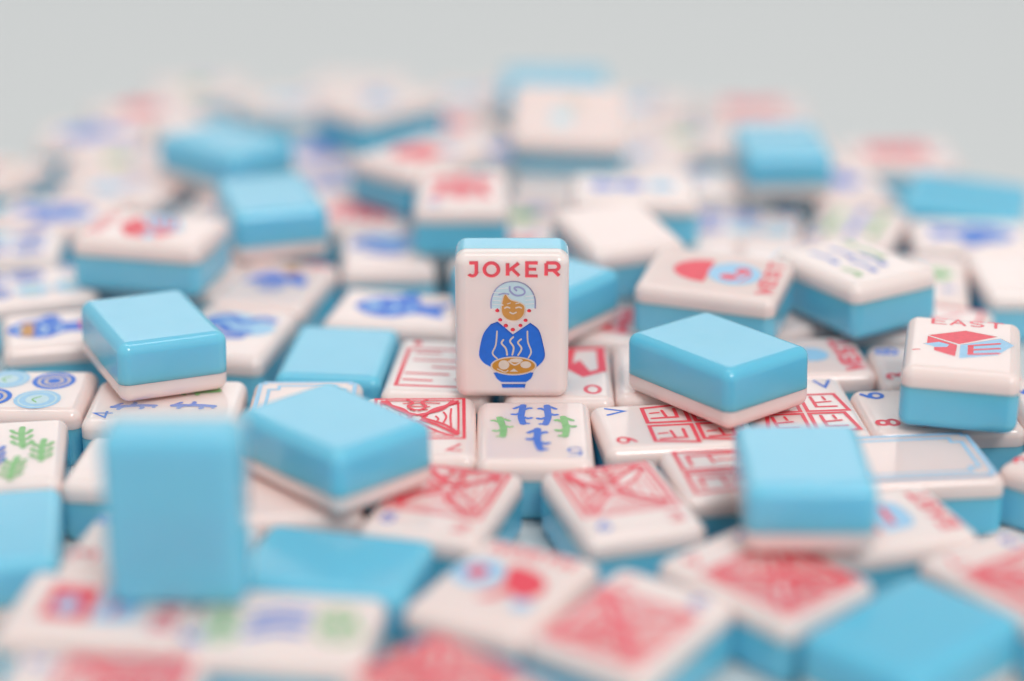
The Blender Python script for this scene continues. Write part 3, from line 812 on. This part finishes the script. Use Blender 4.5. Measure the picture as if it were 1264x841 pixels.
# x, y, z of the middle (mm), yaw, two tilts (degrees), how it lies, design on its face, turn of the face (degrees), label
TILES = [
    (0.00, 6.12, 27.19, 0.0, 0.0, 0.0, 'J', 'joker', 0, 'upright ivory tile reading JOKER with an old lady in blue holding a noodle bowl'),
    (-61.92, -109.53, 6.12, 87.1, 0.0, 0.0, 'F', 'dragon_f', 180, 'ivory tile with a red frame cut off by the bottom left corner of the photo'),
    (-8.58, -109.08, 6.12, 45.0, 0.0, 0.0, 'F', 'dragon_d', 0, 'diagonal ivory tile with red frame cut off by the bottom edge in the middle'),
    (63.01, -90.38, 6.11, -45.3, 0.1, 0.1, 'B', None, 0, 'big blurred blue backed tile in the bottom right corner'),
    (-36.05, -89.71, 6.05, 82.9, -0.0, 0.3, 'F', 'brush', 0, "ivory tile with green and blue bamboo just right of the upright blue tile's foot"),
    (18.84, -88.11, 6.11, 145.9, -0.0, -0.1, 'F', 'dragon_e', 0, 'diagonal ivory tile with red frame right beside the tile with pale blue disc, bottom middle'),
    (-65.46, -84.10, 6.15, 84.3, 0.1, 0.5, 'F', 'box_sign', 0, 'ivory tile with red and pale blue sign under the upright blue tile, left side'),
    (-53.25, -79.47, 27.19, 0.0, 0.0, 0.0, 'S', None, 0, 'large blurred tile standing upright with its plain blue back to the viewer'),
    (-1.47, -76.72, 6.11, 152.3, 0.1, 0.0, 'F', 'bird_sign', 180, 'diagonal ivory tile with red shape between pale blue discs and a red word, bottom middle'),
    (84.67, -73.47, 6.09, 33.9, -0.0, -0.3, 'F', 'dragon_e', 180, 'ivory tile with red frame and blue digit cut by the right edge of the photo'),
    (41.80, -72.05, 6.12, 42.0, 0.4, -0.1, 'F', 'dragon_d', 180, 'diagonal ivory tile with dense red strokes under the nearest raised blue tile on the right'),
    (-29.75, -67.46, 6.03, 77.2, -0.3, 0.4, 'B', None, 0, 'flat blue backed tile touching the right side of the upright blue tile in front'),
    (-59.44, -62.13, 6.12, 80.4, -0.1, 0.0, 'F', 'corner', 0, 'ivory tile with blue digit showing left behind the lower half of the upright blue tile'),
    (-88.99, -55.52, 6.13, 9.9, 0.1, 0.1, 'B', None, 0, 'flat blue backed tile cut by the left edge below the green bamboo tile'),
    (49.83, -54.65, 19.14, -1.2, -2.2, -0.9, 'B', None, 0, 'nearest raised blue backed tile on the right, lying on a red framed tile'),
    (63.00, -52.49, 6.10, 106.8, 0.2, -0.0, 'F', 'box_plain', 0, 'ivory tile with red square on pale blue in front of the pale bordered tile'),
    (-12.35, -44.91, 6.17, -16.2, -0.0, 0.6, 'F', 'dragon_b', 0, 'ivory tile with red curling frame partly under the tilted blue tile'),
    (19.45, -44.20, 6.11, 15.5, 0.0, -0.6, 'F', 'dragon_c', 0, 'turned ivory tile with whole red curling frame below the bamboo tile under JOKER'),
    (-31.74, -37.35, 18.80, 42.3, -1.2, -1.1, 'B', None, 0, 'tilted blue backed tile with pale rim lying right behind the upright blue tile'),
    (-38.14, -37.33, 6.12, 6.0, 0.0, 0.0, 'F', None, 0, 'ivory tile in shade under the lowest corner of the tilted blue backed tile'),
    (43.66, -31.85, 6.13, 99.8, 0.3, 0.1, 'F', 'lattice_plain', 180, 'ivory tile with red panel strokes whose right end is under a raised blue tile'),
    (107.07, -31.69, 6.12, 50.0, 0.0, 0.0, 'F', 'corner', 0, 'ivory tile corner with a blue digit cut by the right edge in front of EAST'),
    (-65.75, -28.76, 6.12, 85.0, 0.1, -0.0, 'F', 'pale_flower', 0, 'ivory tile whose corner shows between the green bamboo tile and the upright blue tile'),
    (73.52, -26.99, 6.12, 96.1, -0.3, 0.1, 'F', 'border', 0, 'ivory tile with empty pale blue border in front of the raised EAST tile'),
    (-94.25, -24.21, 6.11, 8.5, -0.2, -0.0, 'F', 'bam_seven', 0, 'ivory tile with green and blue bamboo sprigs at the left edge'),
    (4.25, -14.82, 6.14, 0.2, -0.1, 0.0, 'F', 'bam_five', 0, 'sharp ivory tile with three blue and two green bamboo stalks right below the JOKER tile'),
    (-17.77, -12.84, 6.18, 1.4, 0.3, 0.3, 'F', 'dragon_a', 0, 'ivory tile with red frame and red angle mark, left of the bamboo tile below JOKER'),
    (31.03, -11.27, 5.95, 96.8, 0.4, 0.1, 'F', 'lattice', 0, 'ivory tile with red panels, blue V and red 9, right of bamboo tile'),
    (-40.59, -4.26, 6.10, 0.5, -0.3, 0.2, 'F', 'border', 0, 'ivory tile with pale blue border mostly hidden under the tilted blue tile'),
    (82.55, -4.12, 6.12, 94.4, 0.0, 0.0, 'F', 'corner_b', 0, 'ivory tile with blue and red marks right under the front of the raised EAST tile'),
    (86.65, -3.95, 19.34, -12.2, -0.2, 0.5, 'F', 'sign_east', 0, 'raised ivory tile reading EAST with red block and pale blue E sign, on the right'),
    (112.95, -3.03, 6.12, 90.0, 0.0, 0.0, 'F', 'corner_b', 0, 'ivory tile cut by the right edge just beside the raised EAST tile'),
    (56.25, -2.87, 6.11, 5.2, -0.2, -0.0, 'F', 'lattice', 0, 'ivory tile with red panels showing right of the diagonal glossy blue tile'),
    (39.98, -0.29, 18.87, 37.9, -1.5, -1.1, 'B', None, 0, 'glossy blue backed tile lying diagonally with ivory rim, right of the JOKER tile'),
    (-67.97, 0.13, 6.09, 89.8, -0.3, -0.1, 'F', 'bam_four', 0, 'ivory tile with blue 4 and thin bamboo strokes under the glossy tipped blue tile'),
    (-98.78, 5.46, 5.99, 90.2, 0.1, 0.5, 'F', 'dots_l', 0, 'ivory tile with sharp ringed blue and pale blue discs at the left edge'),
    (-71.93, 12.74, 18.85, 25.5, -1.2, 1.6, 'B', None, 0, 'glossy blue backed tile tipped sideways on the ivory bamboo tile, on the left'),
    (9.30, 14.80, 6.11, -0.0, -0.3, 0.1, 'F', 'lantern', 0, 'ivory tile with red lantern shape and red 0 peeking out right behind the JOKER tile'),
    (31.63, 16.00, 6.11, -1.1, -0.2, -0.0, 'F', None, 0, 'narrow visible strip of ivory tile right of the red 0 tile behind JOKER'),
    (-13.97, 17.72, 6.13, -5.5, 0.2, -0.0, 'F', 'rows', 0, 'ivory tile with red frame of short lines left behind the foot of the JOKER tile'),
    (88.81, 18.57, 6.13, 90.7, 0.1, 0.0, 'F', 'corner', 0, 'ivory tile with blue and red digits left behind the raised EAST tile'),
    (58.32, 23.12, 6.11, 95.4, 0.0, 0.3, 'F', 'cards', 0, 'ivory tile with yellow and pale blue spots and a red word at its right end'),
    (-36.07, 26.13, 6.09, -5.0, -0.2, 0.5, 'B', None, 0, 'flat pale blue backed tile lying left of the JOKER tile with its front edge shining'),
    (42.61, 37.15, 19.71, 71.8, 5.7, -0.8, 'F', 'bowl_sign', 0, 'raised ivory tile with red half disc, pale blue disc and red word, right of JOKER'),
    (-59.67, 37.28, 6.11, -10.4, -0.3, 0.1, 'F', 'swirl', 0, 'ivory tile with blue wave strokes right of the tipped glossy blue tile'),
    (-93.76, 39.96, 6.13, 104.2, 0.2, 0.3, 'F', 'fish_gold', 0, 'ivory tile with blue fish and gold patch left of the tipped glossy blue tile'),
    (4.88, 42.79, 18.39, 51.7, -0.0, -0.0, 'B', None, 0, 'blue backed tile standing out on both sides behind the JOKER tile'),
    (18.43, 44.05, 6.12, 80.0, 0.0, 0.0, 'F', 'red_word', 0, 'ivory tile with red writing between the tile behind JOKER and the diagonal glossy blue tile'),
    (87.52, 44.78, 6.12, 70.0, 0.0, 0.0, 'F', 'corner', 0, 'ivory tile with blue digit in front of the slanting bamboo tile'),
    (73.23, 45.05, 19.35, 28.5, -1.3, -2.7, 'F', 'slim', 0, 'raised ivory tile with slanting blue and green strokes and one corner towards the viewer'),
    (-24.49, 51.08, 6.15, 78.7, 0.4, 0.1, 'F', 'fish_side', 0, 'ivory tile with a long blue fish left behind the JOKER tile'),
    (54.88, 51.84, 6.12, 30.0, 0.0, 0.0, 'F', None, 0, 'plain ivory tile in shade between two raised tiles with blue fronts right of JOKER'),
    (-109.55, 66.90, 6.12, 109.9, 0.0, 0.1, 'F', 'dots_mix', 0, 'ivory tile with pale and deep blue discs right behind the gold patched fish tile'),
    (-53.36, 67.90, 6.16, -12.2, 0.3, -0.1, 'F', 'hill', 0, 'ivory tile with blue hill, ochre disc and lilac below, left of the blue fish tile'),
    (23.60, 69.35, 19.19, 17.8, 2.3, -1.1, 'F', None, 0, 'raised plain ivory tile without any picture, right behind the JOKER tile'),
    (-80.80, 69.43, 18.49, 77.3, 0.2, 0.2, 'F', 'sign_south', 0, 'raised ivory tile with red and pale blue sign and blue front, far left'),
    (92.60, 71.95, 6.11, -10.2, 0.1, -0.1, 'F', 'boat', 0, 'ivory tile with pale blue and green blossom right of the slanting bamboo tile, behind EAST'),
    (116.73, 75.07, 6.12, 0.0, 0.0, 0.0, 'F', None, 0, 'plain ivory tile cut by the right edge behind the blossom tile'),
    (-78.07, 77.30, 6.12, 75.0, 0.0, 0.0, 'F', None, 0, 'ivory tile carrying the raised sign tile on the left, near its right end'),
    (67.74, 85.25, 6.12, 82.5, 0.0, 0.0, 'F', 'pale_flower', 0, 'ivory tile in the shade right under the slanting bamboo tile'),
    (41.98, 86.00, 6.12, 172.5, 0.0, 0.0, 'F', None, 0, 'ivory tile lying under the raised sign tile right of JOKER'),
    (-29.56, 91.22, 6.12, 5.0, 0.0, 0.0, 'F', 'swirl', 0, 'ivory tile with pale blue waves between the red writing and the blue fish'),
    (-2.00, 92.00, 6.12, 172.5, 0.0, 0.0, 'F', 'red_word', 0, 'strip of ivory tile peeking out just above the top edge of the JOKER tile'),
    (-121.88, 95.23, 6.10, 95.5, 0.2, -0.1, 'F', 'dots_mix', 180, 'ivory tile with blurred blue discs left of the raised sign tile'),
    (-56.91, 95.65, 18.57, 16.2, 0.0, 0.1, 'B', None, 0, 'blurred blue backed tile with rounded front right behind the raised sign tile'),
    (-71.44, 98.75, 6.12, 75.0, 0.0, 0.0, 'F', 'pale_flower', 0, 'ivory tile in shade under the right end of the raised sign tile'),
    (-11.89, 98.89, 18.56, 0.1, 0.1, 0.0, 'F', 'red_word', 0, 'raised ivory tile with red writing and blue front just left above the JOKER tile'),
    (29.05, 101.02, 18.44, 89.0, 0.3, -0.0, 'F', 'row_flower', 0, 'raised ivory tile with a row of blue and pale blue blossoms behind the blank tile'),
    (110.66, 102.20, 6.12, 84.0, 0.0, 0.0, 'F', 'fish_side', 180, 'ivory tile with blue fish in front of the flat blue tile at the far right'),
    (83.83, 109.82, 6.12, -20.0, 0.0, 0.0, 'F', 'bam_six', 0, 'ivory tile with purple and green strokes right behind the slanting bamboo tile'),
    (55.49, 110.54, 6.12, 80.0, 0.0, 0.0, 'F', 'dots_mix', 0, 'ivory tile with blue discs in front of the raised blue tile on the far right'),
    (4.00, 118.00, 6.12, 82.5, 0.0, 0.0, 'F', 'green_flower', 0, 'ivory tile with pale green spots behind the strip above the JOKER tile'),
    (-113.01, 119.30, 6.12, 80.0, 0.0, 0.0, 'F', 'fish_side', 180, 'ivory tile with blue fish left behind the raised sign tile on the left'),
    (-36.09, 119.85, 6.12, 80.0, 0.0, 0.0, 'F', 'red_word_b', 0, 'ivory tile with red writing right of the rounded blue tile behind the sign tile'),
    (-67.93, 120.27, 6.12, 75.0, 0.0, 0.0, 'F', 'ink_flower', 0, 'ivory tile lying under the rounded blue tile behind the raised sign tile'),
    (113.55, 126.83, 8.62, 72.0, 9.0, 0.0, 'B', None, 0, 'blurred flat blue backed tile at the far right, cut by the right edge'),
    (-22.94, 129.75, 18.39, 138.3, 0.0, -0.0, 'F', 'red_flower', 0, 'raised ivory tile lying diagonally with a faint red blossom behind the red writing tile'),
    (-100.82, 140.49, 6.12, 70.0, 0.0, 0.0, 'F', 'pale_flower', 0, 'ivory tile with pale blue blossom directly behind the raised sign tile on the left'),
    (68.84, 142.18, 18.41, 2.0, 0.1, 0.0, 'B', None, 0, 'blurred blue backed tile raised near the far right, with pale rim below'),
    (-73.15, 142.36, 18.45, 48.4, 0.2, 0.1, 'B', None, 0, 'blurred blue backed tile lying diagonally, farthest left of the raised blue tiles'),
    (84.78, 143.65, 6.12, 10.0, 0.0, 0.0, 'F', 'solid_disc', 0, 'ivory tile with one strong blue disc beside the raised blue tile on the far right'),
    (45.14, 144.74, 6.12, 82.5, 0.0, 0.0, 'F', 'pale_flower', 0, 'ivory tile with pale blossom between the row of blossoms and the far right blue tile'),
    (14.61, 145.92, 6.12, 88.0, 0.0, 0.0, 'F', None, 0, 'plain ivory tile under the leaning white tile at the back'),
    (-42.87, 149.04, 6.12, 120.0, 0.0, 0.0, 'F', 'dots_mix', 0, 'ivory tile with blue discs right beside the rounded blue tile in the back left'),
    (-72.93, 151.82, 6.12, 20.0, 0.0, 0.0, 'F', 'ochre_flower', 0, 'ivory tile with orange and lilac blossoms under the rounded blue tile behind the sign tile'),
    (14.80, 154.68, 23.25, 87.0, 31.0, 0.0, 'F', 'faint', 0, 'bright ivory tile with hardly visible pale spots leaning against the farthest blue backed tile'),
    (-138.91, 156.59, 6.12, 70.0, 0.0, 0.0, 'F', 'ochre_flower', 0, 'ivory tile with reddish blossom cut by the left edge, far back'),
    (-104.00, 166.02, 6.12, 85.0, 0.0, 0.0, 'F', 'green_flower', 0, 'ivory tile with green and lilac blossoms in front of the far left fish tile'),
    (32.98, 170.07, 6.12, 75.0, 0.0, 0.0, 'F', 'pale_flower', 0, 'ivory tile with pale blossom behind the raised tile with a row of blossoms'),
    (104.72, 171.97, 6.12, 92.0, 0.0, 0.0, 'F', 'red_word_b', 0, 'ivory tile with faint red writing at the far right edge of the heap'),
    (-53.07, 172.76, 6.12, 30.0, 0.0, 0.0, 'F', 'ink_flower', 0, 'ivory tile with violet blossom right of the farthest left raised blue tile'),
    (77.74, 172.97, 6.12, 7.5, 0.0, 0.0, 'F', 'pale_flower', 0, 'ivory tile lying under the raised blue tile on the far right'),
    (-0.63, 173.20, 6.12, 25.0, 0.0, 0.0, 'F', 'ink_flower', 0, 'ivory tile with violet blue blossom left of the leaning plain white tile'),
    (-36.01, 182.18, 18.41, 134.0, 0.1, 0.1, 'F', 'pale_flower', 0, 'raised diagonal ivory tile at the far edge, left of the far blue backed tile'),
    (49.01, 188.65, 6.12, 75.0, 0.0, 0.0, 'F', 'green_flower', 0, 'ivory tile with faint green blossom left of the raised blue tile on the far right'),
    (-116.26, 189.24, 6.12, 95.0, 0.0, 0.0, 'F', 'fish_side', 0, 'ivory tile with blurred blue fish at the far left edge of the heap'),
    (-89.13, 192.45, 6.12, 7.5, 0.0, 0.0, 'F', None, 0, 'plain ivory tile right under the farthest left raised blue tile'),
    (24.94, 198.76, 6.12, 165.0, 0.0, 0.0, 'F', 'green_flower', 0, 'ivory tile with faint green spots right below the leaning white tile at the back'),
    (-17.00, 199.00, 6.12, 30.0, 0.0, 0.0, 'F', 'red_flower', 0, 'ivory tile with faint red blossom behind the raised diagonal tile of the same picture'),
    (11.93, 206.50, 18.39, 88.0, 0.0, 0.0, 'B', None, 0, 'farthest blue backed tile at the top of the heap behind the leaning white tile'),
    (-106.57, 215.51, 6.12, 110.0, 0.0, 0.0, 'F', 'red_flower', 0, 'ivory tile with faint red blossom left behind the farthest left raised blue tile'),
    (70.39, 216.75, 6.12, 88.0, 0.0, 0.0, 'F', 'red_word', 0, 'ivory tile with faint red writing right behind the raised blue tile on the far right'),
    (37.91, 223.11, 6.12, 80.0, 0.0, 0.0, 'F', 'pale_flower', 0, 'ivory tile with pale blossom at the far edge, right of the leaning plain white tile'),
    (-63.20, 224.80, 6.12, 70.0, 0.0, 0.0, 'F', 'pale_flower', 0, 'ivory tile with faint lilac spots right behind the farthest left raised blue tile'),
    (-12.45, 230.35, 6.12, 60.0, 0.0, 0.0, 'F', 'pale_flower', 0, 'ivory tile with pale blossom at the far edge, left of the farthest blue tile'),
    (-93.75, 242.23, 6.12, 100.0, 0.0, 0.0, 'F', 'green_flower', 0, 'ivory tile with faint green spots at the far edge behind the farthest left blue tile'),
    (8.00, 244.00, 6.12, 60.0, 0.0, 0.0, 'F', None, 0, 'ivory tile lying right under the farthest blue backed tile'),
    (-47.11, 247.42, 6.12, 80.0, 0.0, 0.0, 'F', None, 0, 'plain ivory tile at the far edge behind the raised diagonal tile'),
]
for (x, y, z, yaw, tx, ty, lie, design, turn, label) in TILES:
    tile(x, y, z, R(yaw), R(tx), R(ty), lie, design, R(turn), label)
